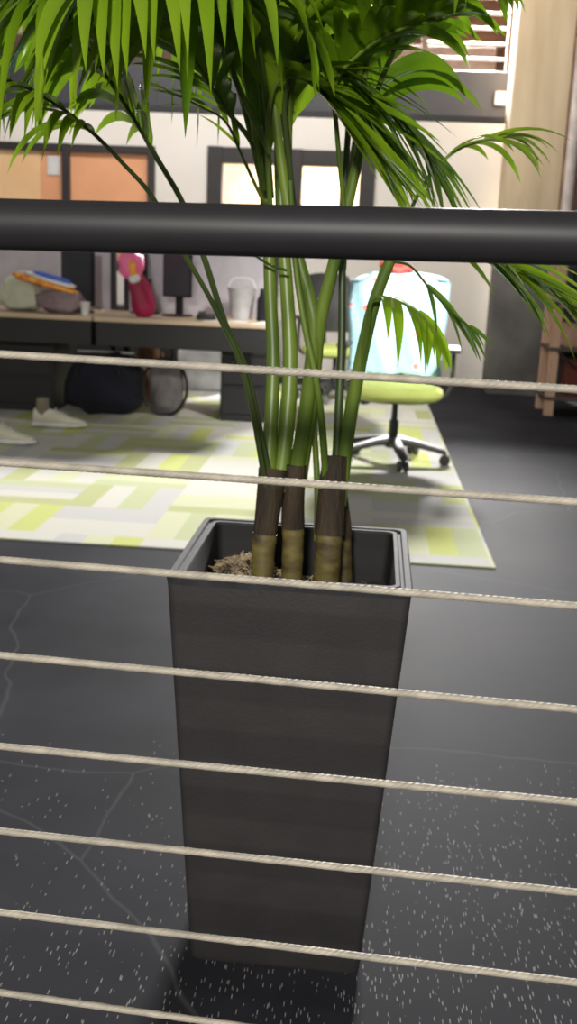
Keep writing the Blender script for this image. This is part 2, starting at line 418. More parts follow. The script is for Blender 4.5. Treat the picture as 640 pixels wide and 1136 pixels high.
# ------------------------------------------------------------------ railing
RY = lambda X: .8 - .052 * X
def onrail(px, py):
    m = cam.matrix_world.to_3x3(); d = m @ Vector(((px - 320) / F, -(py - 568) / F, -1))
    # plane Y = .8 - .052 X
    t = .8 / (d.y + .052 * d.x); return Vector((0, 0, EYE)) + d * t
rail = thing('cable_railing', 'dark grey tube handrail over horizontal steel wire cables in the foreground', 'railing', (0, .8, 0))
off = Vector((0, -.8, 0))
def extend(a, b, L0, L1):
    d = (b - a) / (b.x - a.x); return a + d * (L0 - a.x), a + d * (L1 - a.x)
hl, hr = onrail(0, 249), onrail(640, 264.5)
pts = []
A_, B_ = extend(hl, hr, -1.25, 1.25)
bm = bmesh.new(); tube(bm, [A_ + off + (B_ - A_) * (k / 40) for k in range(41)], .0193, 40)
finish(bm, 'handrail', 'rail', rail)
ys = [(393, 432), (513, 557), (621, 672.5), (727, 787), (828, 890), (922, 990), (1012, 1090), (1101, 1190), (1190, 1290)]
for a_, b_ in ys:
    p, q = extend(onrail(0, a_), onrail(640, b_), -1.25, 1.25)
    n = 900; bm = bmesh.new()
    tube(bm, [p + off + (q - p) * (k / n) for k in range(n + 1)], .00305, 18, lobes=8, lob=.05, twist=2 * math.pi * 2.5 / 900 / .05)
    finish(bm, 'cable', 'cable', rail)
for X in (-1.25, 1.25):
    finish(B(X - .02, X + .02, RY(X) - .8 - .025, RY(X) - .8 + .025, 0, 1.13, .003), 'post', 'rail', rail)

# ------------------------------------------------------------------ planter
PX, PY, PH = -.086, 1.592, .6655
pl = thing('planter', 'tall tapered square charcoal planter holding the palm on the concrete floor', 'planter', (PX, PY, 0), R(-.6))
def sqring(bm, h, z, rc=.012):
    out = []
    for sx, sy in ((1, 1), (-1, 1), (-1, -1), (1, -1)):
        for k in range(4):
            a = math.atan2(sy, sx) - math.pi / 4 + k / 3 * math.pi / 2
            out.append(bm.verts.new((sx * (h - rc) + math.cos(a) * rc, sy * (h - rc) + math.sin(a) * rc, z)))
    return out
def loft(bm, rings):
    n = len(rings[0])
    for i in range(len(rings) - 1):
        for k in range(n): bm.faces.new((rings[i][k], rings[i][(k + 1) % n], rings[i + 1][(k + 1) % n], rings[i + 1][k]))
hb, ht = .138, .1775
bm = bmesh.new()
rg = [sqring(bm, hb - .004, 0), sqring(bm, hb, .006)] + [sqring(bm, hb + (ht - hb) * t, PH * t) for t in (.25, .5, .75, .985)]
rg += [sqring(bm, ht - .002, PH - .008), sqring(bm, ht - .022, PH - .008), sqring(bm, ht - .03, PH - .2)]
loft(bm, rg); bm.faces.new(rg[0][::-1]); bm.faces.new(rg[-1])
finish(bm, 'body', 'planter', pl)
bm = bmesh.new()
rg = [sqring(bm, ht - .0005, PH - .012), sqring(bm, ht + .0015, PH - .002), sqring(bm, ht - .001, PH + .001), sqring(bm, ht - .009, PH + .001),
      sqring(bm, ht - .011, PH - .003), sqring(bm, ht - .015, PH - .003), sqring(bm, ht - .017, PH + .000), sqring(bm, ht - .023, PH + .000), sqring(bm, ht - .0245, PH - .014)]
loft(bm, rg); finish(bm, 'rim', 'rim', pl)
bm = bmesh.new()
rg = [sqring(bm, ht - .0246, PH - .004), sqring(bm, ht - .034, PH - .19)]
loft(bm, rg); finish(bm, 'liner', 'planter_in', pl)
from mathutils import noise as NZ
def soil_z(x, y):
    return .574 + .062 * math.exp(-((x + .085) ** 2 + (y - .03) ** 2) / .006) + .012 * NZ.noise(Vector((x * 30, y * 30, 0)))
bm = bmesh.new(); n = 34; h = ht - .031
g = [[bm.verts.new((-h + 2 * h * i / n, -h + 2 * h * j / n, soil_z(-h + 2 * h * i / n, -h + 2 * h * j / n))) for j in range(n + 1)] for i in range(n + 1)]
for i in range(n):
    for j in range(n): bm.faces.new((g[i][j], g[i + 1][j], g[i + 1][j + 1], g[i][j + 1]))
# give the soil a body
ext = bmesh.ops.extrude_face_region(bm, geom=bm.faces[:])
for v in [e for e in ext['geom'] if isinstance(e, bmesh.types.BMVert)]: v.co.z = .47
finish(bm, 'soil', 'soil', pl)
# coir fibre mulch
bm = bmesh.new()
for k in range(1300):
    if k < 950: x, y = random.gauss(-.095, .035), random.gauss(.02, .06)
    else: x, y = random.uniform(-.14, .14), random.uniform(-.14, .14)
    if abs(x) > (.138) or abs(y) > (.138): continue
    z = soil_z(x, y); a = random.uniform(0, math.pi); L_ = random.uniform(.006, .018)
    d = Vector((math.cos(a), math.sin(a), random.uniform(-.25, .5))) * L_
    p = Vector((x, y, z + .001))
    tube(bm, [p, p + d * .5 + Vector((0, 0, .003)), p + d], random.uniform(.0005, .0012), 4)
f_ = finish(bm, 'coir_mulch', 'fibre', loc=(PX, PY, 0)); f_.rotation_euler = (0, 0, R(-.6))
tag(f_, 'pale shredded coir fibres scattered over the soil in the planter', 'mulch', kind='stuff')

# ------------------------------------------------------------------ palm
palm = thing('areca_palm', 'tall green feather palm with arching fronds growing in the charcoal planter', 'plant', (PX, PY, .56))
PO = Vector((PX, PY, .56))
def T(x, y, Y): return at(x, y, Y) - PO

def leaflet(bm, base, d, nrm, length, width, droop, fold=.35, n=8, curl=0, side=None):
    """a lance-shaped blade folded along its midrib, drooping towards its tip"""
    d = d.normalized(); p = base.copy(); rows = []
    for i in range(n + 1):
        t = i / n
        wd = width * (math.sin(math.pi * min(1, (t * .93 + .07)) ** .62) ** .8 if t < 1 else 0)
        s = d.cross(nrm)
        if s.length < 1e-4: s = d.cross(Vector((.3, 1, .2)))
        s.normalize(); u = s.cross(d).normalized()
        if t >= 1: rows.append([bm.verts.new(p)])
        else: rows.append([bm.verts.new(p - s * wd / 2 + u * wd * fold * .5), bm.verts.new(p), bm.verts.new(p + s * wd / 2 + u * wd * fold * .5)])
        d = (d + Vector((0, 0, -1)) * droop * (1 / n) * (.5 + 1.6 * t) + (side * curl / n if side is not None else Vector())).normalized()
        p = p + d * length / n
    for i in range(n):
        a, b = rows[i], rows[i + 1]
        if len(b) == 3:
            bm.faces.new((a[0], a[1], b[1], b[0])); bm.faces.new((a[1], a[2], b[2], b[1]))
        else:
            bm.faces.new((a[0], a[1], b[0])); bm.faces.new((a[1], a[2], b[0]))

def frond(path, r0, r1, start, count, length, width, droop, ang=50, lift=.15, mats=('stem', 'leaf'), face=None, seed=0, sides=(1, -1), nspan=10, tipscale=.45, jit=.12, end=1.0):
    """rachis through pixel/depth points; leaflets in two ranks from `start` to the tip"""
    rnd = random.Random(seed)
    pts = smooth_path([T(*p) for p in path], nspan)
    bm = bmesh.new(); tube(bm, pts, lambda t: r0 + (r1 - r0) * t, 8)
    rc = finish(bm, 'frond', mats[0], palm)
    n = len(pts); bl = bmesh.new()
    for k in range(count):
        t = start + (end - start) * k / max(1, count - 1)
        fi = t * (n - 1); i = min(int(fi), n - 2); p = pts[i].lerp(pts[i + 1], fi - i)
        tan = (pts[min(i + 2, n - 1)] - pts[max(i - 1, 0)]).normalized()
        nrm = Vector(face) if face else Vector((0, 0, 1)) - tan * tan.z
        nrm = nrm - tan * nrm.dot(tan)
        if nrm.length < .05: nrm = Vector((0, -1, 0)) - tan * (-tan.y)
        nrm.normalize(); sd = tan.cross(nrm).normalized()
        q = (t - start) / (end - start + 1e-6)
        prof = (.55 + .45 * math.sin(math.pi * min(1, q * 1.5 + .18))) if q < .45 else 1 - (1 - tipscale) * (q - .45) / .55
        for sg in sides:
            a = R(ang * (1 - .45 * q) + rnd.uniform(-7, 7))
            d = tan * math.cos(a) + sd * sg * math.sin(a) + nrm * (lift + rnd.uniform(-jit, jit))
            leaflet(bl, p, d, nrm + sd * sg * -.25, length * prof * rnd.uniform(.88, 1.1), width * (.75 + .25 * prof) * rnd.uniform(.85, 1.12), droop * rnd.uniform(.7, 1.3), fold=.3)
    lf = finish(bl, 'leaflets', mats[1], rc)
    return rc

def stem(path, r0, r1, m='stem', name='stem', seg=12, flat=.9):
    pts = smooth_path([T(*p) for p in path], 10)
    bm = bmesh.new(); tube(bm, pts, lambda t: r0 + (r1 - r0) * t, seg, flat=flat)
    return finish(bm, name, m, palm)

def cane(path, r0, r1, top=.45):
    pts = smooth_path([T(*p) for p in path], 14)
    bm = bmesh.new(); n = len(pts)
    k0 = int(n * top)
    def rad(t):
        ring = .06 * max(0, math.cos(t * math.pi * 2 * 5)) ** 8
        return (r0 + (r1 - r0) * t) * (1 + ring)
    tube(bm, pts[:k0 + 1], lambda t: rad(t * top), 16)
    c = finish(bm, 'cane', 'cane', palm)
    bm = bmesh.new(); tube(bm, pts[k0:], lambda t: (r0 * 1.12 + (r1 - r0 * 1.12) * t), 16)
    finish(bm, 'sheath', 'sheath', c)
    return c

# canes rising out of the soil
cane([(291, 655, 1.56), (292, 610, 1.57), (298, 560, 1.58), (303, 520, 1.59)], .0165, .023)
cane([(323, 652, 1.60), (325, 600, 1.60), (325, 560, 1.60), (328, 515, 1.60)], .017, .017)
cane([(361, 652, 1.58), (364, 610, 1.58), (367, 560, 1.59), (372, 505, 1.60)], .021, .020)
cane([(382, 650, 1.66), (380, 590, 1.66), (376, 540, 1.65)], .014, .012)
# thick green leaf stems
stem([(297, 545, 1.585), (300, 480, 1.60), (303, 400, 1.62), (300, 330, 1.63), (297, 250, 1.64), (290, 170, 1.64), (283, 60, 1.64), (276, -60, 1.62)], .012, .007)
stem([(309, 545, 1.595), (318, 470, 1.61), (322, 400, 1.63), (318, 320, 1.65), (313, 250, 1.66), (310, 150, 1.67), (316, 20, 1.68), (330, -60, 1.68)], .014, .006, 'stem')
stem([(326, 540, 1.60), (340, 450, 1.59), (348, 370, 1.58), (343, 330, 1.58), (331, 285, 1.58), (318, 220, 1.58), (305, 120, 1.57), (296, 0, 1.56)], .012, .006)
stem([(332, 530, 1.61), (345, 440, 1.60), (354, 360, 1.58), (366, 310, 1.57), (380, 250, 1.56), (396, 180, 1.55), (404, 120, 1.54)], .013, .006)
stem([(372, 540, 1.60), (376, 450, 1.61), (379, 380, 1.62), (380, 280, 1.63), (384, 180, 1.64), (392, 60, 1.66)], .0075, .004, 'stem_dark')
stem([(362, 540, 1.59), (357, 470, 1.57), (350, 420, 1.56), (336, 350, 1.56), (327, 285, 1.56), (322, 200, 1.55)], .006, .004, 'stem')
stem([(352, 600, 1.62), (352, 540, 1.62), (349, 470, 1.63), (352, 400, 1.64)], .006, .004, 'stem')

# left arching fronds (thin dark rachis)
frond([(296, 545, 1.57), (272, 420, 1.55), (240, 345, 1.53), (205, 282, 1.50), (170, 220, 1.46), (138, 183, 1.43), (100, 145, 1.40), (50, 108, 1.36), (0, 86, 1.32), (-60, 78, 1.28)],
      .0046, .0016, .66, 14, .15, .014, 1.6, mats=('stem_dark', 'leaf'), seed=1, lift=-.1)
frond([(302, 545, 1.58), (274, 416, 1.57), (250, 360, 1.56), (226, 285, 1.54), (202, 224, 1.52), (172, 172, 1.50), (148, 130, 1.49), (104, 62, 1.47), (64, 0, 1.45), (10, -60, 1.42), (-60, -90, 1.38)],
      .0056, .0018, .53, 26, .21, .021, .9, mats=('stem_dark', 'leaf'), seed=2, lift=.1)
# fronds that arch over the frame top and hang their leaflets to the left
frond([(286, 170, 1.62), (268, 70, 1.58), (230, 0, 1.52), (170, -30, 1.46), (90, -32, 1.40), (10, 0, 1.34), (-60, 60, 1.30)],
      .0050, .0016, .24, 20, .34, .034, 1.5, ang=64, seed=3, lift=-.1)
frond([(290, 200, 1.64), (262, 90, 1.64), (222, 20, 1.66), (160, -30, 1.70), (90, -40, 1.74), (20, -5, 1.78), (-40, 50, 1.8)],
      .0050, .0016, .20, 20, .33, .032, 1.6, ang=62, seed=4, lift=-.1)
frond([(298, 140, 1.58), (285, 40, 1.50), (255, -40, 1.40), (205, -80, 1.30), (150, -70, 1.22), (100, -30, 1.16)],
      .0045, .0016, .25, 18, .27, .028, 1.5, ang=58, seed=5, lift=-.1)
frond([(293, 210, 1.60), (280, 160, 1.56), (248, 118, 1.52), (218, 70, 1.48), (205, 40, 1.46), (180, 20, 1.44), (140, 5, 1.41)],
      .0042, .0014, .30, 20, .14, .015, .7, ang=44, seed=6, mats=('stem', 'leaf'), lift=.05)
# crown in the middle
frond([(300, 220, 1.64), (292, 120, 1.62), (275, 30, 1.58), (250, -50, 1.52), (215, -110, 1.46)],
      .0060, .0022, .14, 15, .30, .028, .5, ang=24, seed=7, lift=.0)
frond([(312, 210, 1.66), (320, 110, 1.68), (336, 20, 1.70), (352, -60, 1.72), (372, -130, 1.74)],
      .0060, .0022, .16, 15, .28, .027, .5, ang=26, seed=8, lift=.0, mats=('stem', 'leaf'))
frond([(320, 200, 1.60), (322, 120, 1.56), (330, 40, 1.52), (345, -30, 1.47), (372, -80, 1.40)],
      .0050, .0020, .22, 13, .24, .027, .7, ang=34, seed=9, lift=.1)
frond([(300, 170, 1.56), (262, 90, 1.52), (246, 20, 1.48), (240, -50, 1.44), (236, -110, 1.40)],
      .0050, .0020, .3, 14, .22, .026, .8, ang=34, seed=19, lift=.1)
# diagonal comb of narrow leaflets right of centre
frond([(330, 270, 1.58), (322, 190, 1.56), (316, 110, 1.54), (338, 70, 1.52), (375, 78, 1.50), (415, 105, 1.48), (452, 140, 1.46), (478, 178, 1.44)],
      .0045, .0014, .36, 20, .22, .015, .35, ang=30, seed=10, mats=('stem_dark', 'leaf_dark'), lift=-.1, sides=(1, -1))
frond([(330, 240, 1.60), (308, 150, 1.60), (298, 70, 1.60), (318, 36, 1.58), (352, 64, 1.56), (392, 110, 1.54), (432, 160, 1.52)],
      .0045, .0014, .34, 15, .25, .023, .3, ang=24, seed=11, mats=('stem', 'leaf'), lift=-.05)
# right upper fronds with broad shining blades
frond([(352, 370, 1.585), (366, 300, 1.57), (384, 220, 1.56), (408, 130, 1.54), (440, 50, 1.52), (480, -20, 1.50), (530, -70, 1.47)],
      .0058, .0020, .50, 15, .25, .027, 1.0, ang=48, seed=12, lift=.1)
frond([(380, 300, 1.63), (388, 200, 1.65), (404, 100, 1.68), (424, 20, 1.70), (460, -50, 1.72), (510, -90, 1.74), (570, -90, 1.76)],
      .0055, .0018, .40, 15, .22, .026, 1.3, ang=56, seed=13, lift=-.05)
frond([(396, 180, 1.55), (404, 90, 1.50), (420, 10, 1.45), (445, -45, 1.40), (485, -70, 1.34), (530, -55, 1.28)],
      .0045, .0016, .30, 13, .19, .024, 1.4, ang=56, seed=14, lift=-.05)
frond([(384, 250, 1.56), (374, 150, 1.52), (372, 95, 1.48), (396, 62, 1.44), (440, 34, 1.40), (490, 22, 1.36)],
      .0040, .0016, .35, 12, .13, .021, .6, ang=40, seed=15, lift=.3)
# right frond that leans out under the handrail
stem([(376, 560, 1.60), (386, 480, 1.60), (398, 410, 1.59), (414, 340, 1.58), (428, 300, 1.575), (441, 270, 1.57)], .0115, .0080)
frond([(410, 350, 1.58), (436, 285, 1.57), (460, 266, 1.55), (496, 268, 1.52), (540, 284, 1.49), (585, 306, 1.46), (635, 338, 1.43), (675, 372, 1.41)],
      .0050, .0014, .28, 17, .22, .027, .45, ang=30, seed=16, mats=('stem', 'leaf_lime'), lift=-.02, jit=.2)
frond([(414, 345, 1.60), (438, 285, 1.60), (456, 232, 1.60), (480, 190, 1.60), (508, 166, 1.60), (536, 156, 1.60), (562, 152, 1.60)],
      .0040, .0012, .62, 6, .16, .018, .9, ang=44, seed=17, mats=('stem', 'leaf_lime'), lift=.0)
frond([(398, 420, 1.59), (408, 365, 1.57), (412, 335, 1.55), (426, 330, 1.53), (446, 336, 1.51), (468, 350, 1.49), (484, 372, 1.47)],
      .0042, .0012, .50, 6, .12, .018, 1.6, ang=46, seed=18, mats=('stem', 'leaf'), lift=-.1)
frond([(436, 290, 1.57), (456, 296, 1.55), (478, 322, 1.53), (500, 346, 1.51), (520, 362, 1.49)],
      .0024, .0010, .45, 4, .11, .014, .5, ang=26, seed=20, mats=('stem_dark', 'leaf_dark'), lift=-.1)
frond([(318, 300, 1.61), (296, 292, 1.6), (262, 268, 1.58), (246, 255, 1.57), (228, 252, 1.56)],
      .0022, .0010, .50, 4, .07, .008, .5, ang=26, seed=21, mats=('stem_dark', 'leaf_dark'), lift=-.1)
# short fresh frond whose lime blade crosses the white wall left of the stems
frond([(300, 235, 1.60), (288, 215, 1.58), (268, 172, 1.56), (250, 135, 1.54), (222, 118, 1.52), (184, 100, 1.50)],
      .0030, .0010, .45, 5, .10, .010, .4, ang=24, seed=22, mats=('stem', 'leaf_lime'), lift=.0)

# blades that slant down to the right in front of the cream window
frond([(300, 235, 1.60), (297, 160, 1.57), (303, 100, 1.54), (325, 85, 1.51), (352, 98, 1.48), (382, 128, 1.46), (408, 160, 1.44)],
      .0040, .0014, .42, 10, .24, .028, .15, ang=16, seed=31, mats=('stem', 'leaf'), lift=-.05, sides=(1, -1))

# ------------------------------------------------------------------ desks
DZ, DY0, DY1 = .69, 6.8, 7.62
def desk(x0, x1, label, peds):
    t = thing('desk', label, 'desk', ((x0 + x1) / 2, DY0, 0))
    w_ = (x1 - x0) / 2
    finish(B(-w_, w_, 0, DY1 - DY0, DZ - .03, DZ, .004), 'desktop', 'desk_top', t, smooth=False)
    finish(B(-w_ + .01, w_ - .01, .02, .045, DZ - .19, DZ - .03, .003), 'apron', 'black', t, smooth=False)
    finish(B(-w_ + .01, w_ - .01, .60, .66, DZ - .24, DZ - .03, .003), 'cable_tray', 'black', t, smooth=False)
    for a, b in peds:
        p = finish(B(a - (x0 + x1) / 2, b - (x0 + x1) / 2, .25, .74, .007, DZ - .03, .006), 'pedestal', 'black', t, smooth=False)
        for z in (.06, .26, .46):
            d = finish(B(a - (x0 + x1) / 2 + .012, b - (x0 + x1) / 2 - .012, .235, .25, z, z + .17, .003), 'drawer', 'black', p, smooth=False)
    return t
desk(-3.35, -1.79, 'pale wood desk with black pedestal at the left edge, navy bag beneath', [(-2.7, -2.12)])
desk(-1.775, -.62, 'pale wood desk with black pedestal standing directly left of the palm stems', [(-.96, -.64)])
def screen(x0, x1, label):
    t = thing('desk_screen', label, 'desk screen', ((x0 + x1) / 2, DY1 + .05, 0), group=None)
    w_ = (x1 - x0) / 2
    finish(B(-w_, w_, -.02, .02, .52, 1.42, .008), 'panel', 'screen', t)
    for s in (-1, 1): finish(B(s * (w_ - .02) - .02, s * (w_ - .02) + .02, -.025, .025, .007, 1.43, .004), 'post', 'black', t, smooth=False)
    finish(B(-w_, w_, -.025, .025, 1.42, 1.445, .004), 'top_rail', 'black', t, smooth=False)
screen(-3.3, -1.83, 'lavender grey fabric screen behind the left desk with navy bag under it')
screen(-1.77, -.64, 'lavender grey fabric screen behind the desk beside the palm stems')

def monitor(name, label, loc, rz, w_, h_, zb, m='black'):
    t = thing(name, label, 'monitor', loc, rz)
    finish(B(-w_ / 2, w_ / 2, -.012, .018, zb, zb + h_, .006), 'housing', m, t)
    finish(B(-w_ / 2 + .012, w_ / 2 - .012, .0185, .020, zb + .012, zb + h_ - .012), 'screen', 'beam', t, smooth=False)
    finish(B(-.025, .025, -.04, -.012, 0.01, zb + h_ * .5, .004), 'neck', m, t)
    bm = bmesh.new(); lathe(bm, [(.02, 0), (.11, 0), (.112, .006), (.10, .012), (.03, .016)])
    finish(bm, 'foot', m, t)
    return t
monitor('monitor', 'black monitor seen almost edge on at the right end of the left desk', (-1.99, 7.22, DZ), R(150), .30, .40, .05)
monitor('monitor', 'black monitor on the desk beside the palm, right of the pink bag', (-1.30, 7.25, DZ), R(160), .22, .30, .13)
monitor('monitor', 'narrow dark monitor standing behind the pink bag', (-1.56, 7.42, DZ), R(100), .3, .36, .06)

# pale sack, cushion, snack packet on the left desk
bm = bmesh.new(); blob(bm, (0, 0, .12), (.16, .10, .12), f=lambda q: Vector((q.x * (1 - .3 * max(q.z, 0)), q.y, q.z)), noise=.03, seed=1)
blob(bm, (.01, 0, .235), (.07, .05, .03), sub=2, noise=.02, seed=3)
tag(finish(bm, 'sack', 'sack', loc=(-2.33, 7.05, DZ)), 'pale green cloth sack on the far left of the desk', 'sack')
bm = bmesh.new(); blob(bm, (0, 0, .085), (.16, .1, .085), f=lambda q: Vector((q.x * (1 - .15 * q.z), q.y, q.z * (1 - .25 * abs(q.x)))), noise=.03, seed=5)
cu = finish(bm, 'cushion', 'mauve', loc=(-2.04, 6.96, DZ)); tag(cu, 'crumpled mauve grey cushion under the blue and orange packet', 'cushion')
pk = thing('snack_packet', 'blue, white and orange foil packet lying on the mauve cushion', 'packet', (-2.14, 6.95, DZ + .165))
rt = Matrix.Rotation(R(14), 3, 'Y')
bm = bmesh.new(); blob(bm, (0, 0, .03), (.23, .08, .022), rot=rt); finish(bm, 'back', 'yellow', pk)
bm = bmesh.new(); blob(bm, (.03, .01, .055), (.18, .075, .018), rot=rt); finish(bm, 'front', 'whitep', pk)
bm = bmesh.new(); blob(bm, (.05, .0, .072), (.13, .06, .014), rot=rt); finish(bm, 'panel', 'blue', pk)
# pink bag
pb = thing('tote_bag', 'pink and magenta fabric bag leaning on the desk between two monitors', 'bag', (-1.5, 7.0, DZ))
rt = Matrix.Rotation(R(-16), 3, 'Y')
bm = bmesh.new(); blob(bm, (.0, 0, .14), (.075, .06, .15), f=lambda q: Vector((q.x * (1 - .2 * q.z), q.y, q.z)), noise=.02, rot=rt); finish(bm, 'body', 'magenta', pb)
bm = bmesh.new(); blob(bm, (-.07, -.01, .34), (.085, .06, .09), noise=.02, rot=rt); finish(bm, 'flap', 'pink', pb)
bm = bmesh.new(); blob(bm, (-.05, -.055, .32), (.03, .02, .06), sub=2, rot=rt); finish(bm, 'patch', 'yellow', pb)
bm = bmesh.new(); blob(bm, (-.035, -.06, .25), (.04, .02, .028), sub=2, rot=rt); finish(bm, 'tag', 'whitep', pb)
# small things on the right desk
t = thing('desk_bin', 'pale grey tapered tub on the desk left of the palm stems', 'tub', (-.86, 7.3, DZ))
bm = bmesh.new(); lathe(bm, [(.075, 0), (.095, .2), (.102, .2), (.102, .212), (.09, .212), (.072, .01)]); finish(bm, 'tub', 'greyp', t)
bm = bmesh.new(); tube(bm, smooth_path([(-.1, 0, .2), (-.06, 0, .27), (.06, 0, .27), (.1, 0, .2)], 6), .005, 8); finish(bm, 'handle', 'whitep', t)
t = thing('desk_phone', 'small black speaker phone on the desk under the right monitor', 'phone', (-1.06, 7.0, DZ))
finish(B(-.06, .06, -.05, .05, 0, .035, .01), 'body', 'black', t); finish(B(-.05, -.01, -.045, .045, .035, .055, .008), 'handset', 'chair_black', t)
for k, (x, y, a, lb) in enumerate([(-1.0, 6.88, 20, 'white paper sheet near the front edge of the desk'), (-.84, 6.95, -12, 'white paper sheet in front of the pale grey tub')]):
    p = finish(B(-.07, .07, -.05, .05, 0, .004, .001), 'paper_stack', 'whitep', smooth=False, loc=(x, y, DZ)); p.rotation_euler.z = R(a); tag(p, lb, 'paper')
t = thing('water_bottle', 'dark blue bottle on the desk end behind the palm stems', 'bottle', (-.7, 7.15, DZ))
bm = bmesh.new(); lathe(bm, [(.036, 0), (.038, .01), (.038, .14), (.02, .17), (.016, .19)]); finish(bm, 'body', 'navy', t)
bm = bmesh.new(); lathe(bm, [(.018, .188), (.018, .215), (.015, .218)]); finish(bm, 'cap', 'black', t)
t = thing('paper_cup', 'small white cup by the foot of the leftmost monitor', 'cup', (-1.845, 6.86, DZ))
bm = bmesh.new(); lathe(bm, [(.024, 0), (.033, .085), (.035, .088), (.033, .09), (.022, .01)]); finish(bm, 'cup', 'whitep', t)

# under the desks
t = thing('duffel_bag', 'slumped navy bag on the floor under the left desk behind the shoe', 'bag', (-1.78, 7.15, .007))
def slump(q): return Vector((q.x * (1 + .12 * -q.z), q.y, q.z))
bm = bmesh.new(); blob(bm, (0, 0, .21), (.27, .2, .21), f=slump, noise=.05, seed=9); finish(bm, 'body', 'navy', t)
bm = bmesh.new(); tube(bm, smooth_path([(-.15, -.19, .28), (-.13, -.23, .40), (.1, -.23, .41), (.14, -.19, .29)], 8), .012, 8); finish(bm, 'strap', 'black', t)
finish(B(-.2, .2, -.01, .01, .415, .43, .004), 'zip', 'greyp', t)

def shoe(label, loc, rz):
    """low trainer, toe towards +x"""
    t = thing('sneaker', label, 'shoe', loc, rz, group=None)
    t.scale = (1.2, 1.2, 1.2); L_ = 0
    def ring(bm, x, w_, z0, z1, n=12):
        out = []
        for k in range(n):
            a = 2 * math.pi * k / n
            out.append(bm.verts.new((x, math.cos(a) * w_, (z0 + z1) / 2 + math.sin(a) * (z1 - z0) / 2)))
        return out
    def hull(prof, name, m):
        bm = bmesh.new(); rs = [ring(bm, *p) for p in prof]
        for i in range(len(rs) - 1):
            for k in range(12): bm.faces.new((rs[i][k], rs[i][(k + 1) % 12], rs[i + 1][(k + 1) % 12], rs[i + 1][k]))
        bm.faces.new(rs[0]); bm.faces.new(rs[-1]); return finish(bm, name, m, t)
    hull([(-.145, .01, .01, .03), (-.135, .034, 0, .035), (-.06, .036, 0, .032), (.04, .046, 0, .03), (.1, .042, .002, .03), (.14, .02, .01, .028), (.15, .006, .016, .024)], 'sole', 'whitep')
    hull([(-.14, .01, .03, .06), (-.13, .03, .02, .10), (-.07, .034, .02, .105), (-.01, .037, .02, .09), (.05, .042, .018, .062), (.1, .037, .018, .05), (.135, .016, .02, .038)], 'upper', 'shoe')
    bm = bmesh.new(); lathe(bm, [(.030, .06), (.036, .10), (.033, .15), (.030, .155), (.026, .10)], 16, c=(-.085, 0, 0)); finish(bm, 'collar', 'shoe_grey', t)
    bm = bmesh.new()
    for k in range(4): tube(bm, [Vector((-.02 + k * .018, -.022, .092 - k * .009)), Vector((-.015 + k * .018, 0, .104 - k * .010)), Vector((-.02 + k * .018, .022, .092 - k * .009))], .003, 6)
    finish(bm, 'laces', 'whitep', t)
    return t
shoe('off white trainer with taupe collar standing in front of the navy bag', (-1.90, 6.42, .007), R(6))
shoe('off white trainer poking in at the left edge of the photo', (-2.02, 5.78, .007), R(-4))
# grey round bag with strap, pink cloth, cartons
t = thing('backpack', 'round grey backpack with dark looped strap under the desk left of the palm', 'backpack', (-1.36, 7.2, .007))
bm = bmesh.new(); blob(bm, (0, 0, .2), (.12, .09, .2), noise=.02, seed=4); finish(bm, 'body', 'greybag', t)
bm = bmesh.new(); blob(bm, (.0, -.07, .13), (.08, .04, .09), sub=2); finish(bm, 'pocket', 'greybag', t)
bm = bmesh.new(); pts = [Vector((math.cos(a) * .155, -.06, .2 + math.sin(a) * .2)) for a in [2 * math.pi * k / 32 for k in range(32)]]; pts.append(pts[0])
tube(bm, pts, .011, 8, cap=False); finish(bm, 'strap', 'black', t)
bm = bmesh.new(); tube(bm, smooth_path([(-.04, 0, .38), (-.03, -.02, .47), (.03, -.02, .47), (.04, 0, .38)], 6), .008, 8); finish(bm, 'handle', 'black', t)
t = thing('pink_bag', 'dusty pink cloth bag on the floor between the navy bag and grey backpack', 'bag', (-1.59, 7.75, .007))
bm = bmesh.new(); blob(bm, (0, 0, .24), (.1, .08, .24), noise=.03, seed=2); finish(bm, 'body', 'skinpink', t)
bm = bmesh.new(); tube(bm, smooth_path([(-.06, 0, .45), (-.04, -.02, .53), (.04, -.02, .53), (.06, 0, .45)], 6), .008, 8); finish(bm, 'handle', 'black', t)
t = thing('storage_box', 'grey plastic bin with rounded white lid seen under the desk', 'box', (-1.33, 8.7, .007))
finish(B(-.2, .24, -.15, .15, 0, .34, .03, 3), 'bin', 'greyp', t); finish(B(-.15, .2, -.16, .16, .34, .56, .04, 3), 'lid', 'whitep', t)
t = thing('storage_carton', 'dark low carton on the floor beyond the desk beside the white lidded bin', 'box', (-2.1, 8.8, .007))
finish(B(-.3, .3, -.15, .15, 0, .45, .01), 'body', 'black', t); finish(B(-.31, .31, -.16, .16, .45, .49, .008), 'lid', 'chair_black', t)
t = thing('storage_cabinet', 'low black cabinet against the white wall behind the desks', 'cabinet', (-2.2, 9.6, 0))
finish(B(-1.4, 1.25, -.2, .3, 0.05, .62, .01), 'body', 'frame', t, smooth=False)
for k in range(4): finish(B(-1.37 + k * .66, -1.37 + k * .66 + .62, -.22, -.2, .08, .6, .005), 'door', 'frame', t, smooth=False)
finish(B(-1.35, 1.2, -.15, .25, 0, .05), 'plinth', 'black', t, smooth=False)

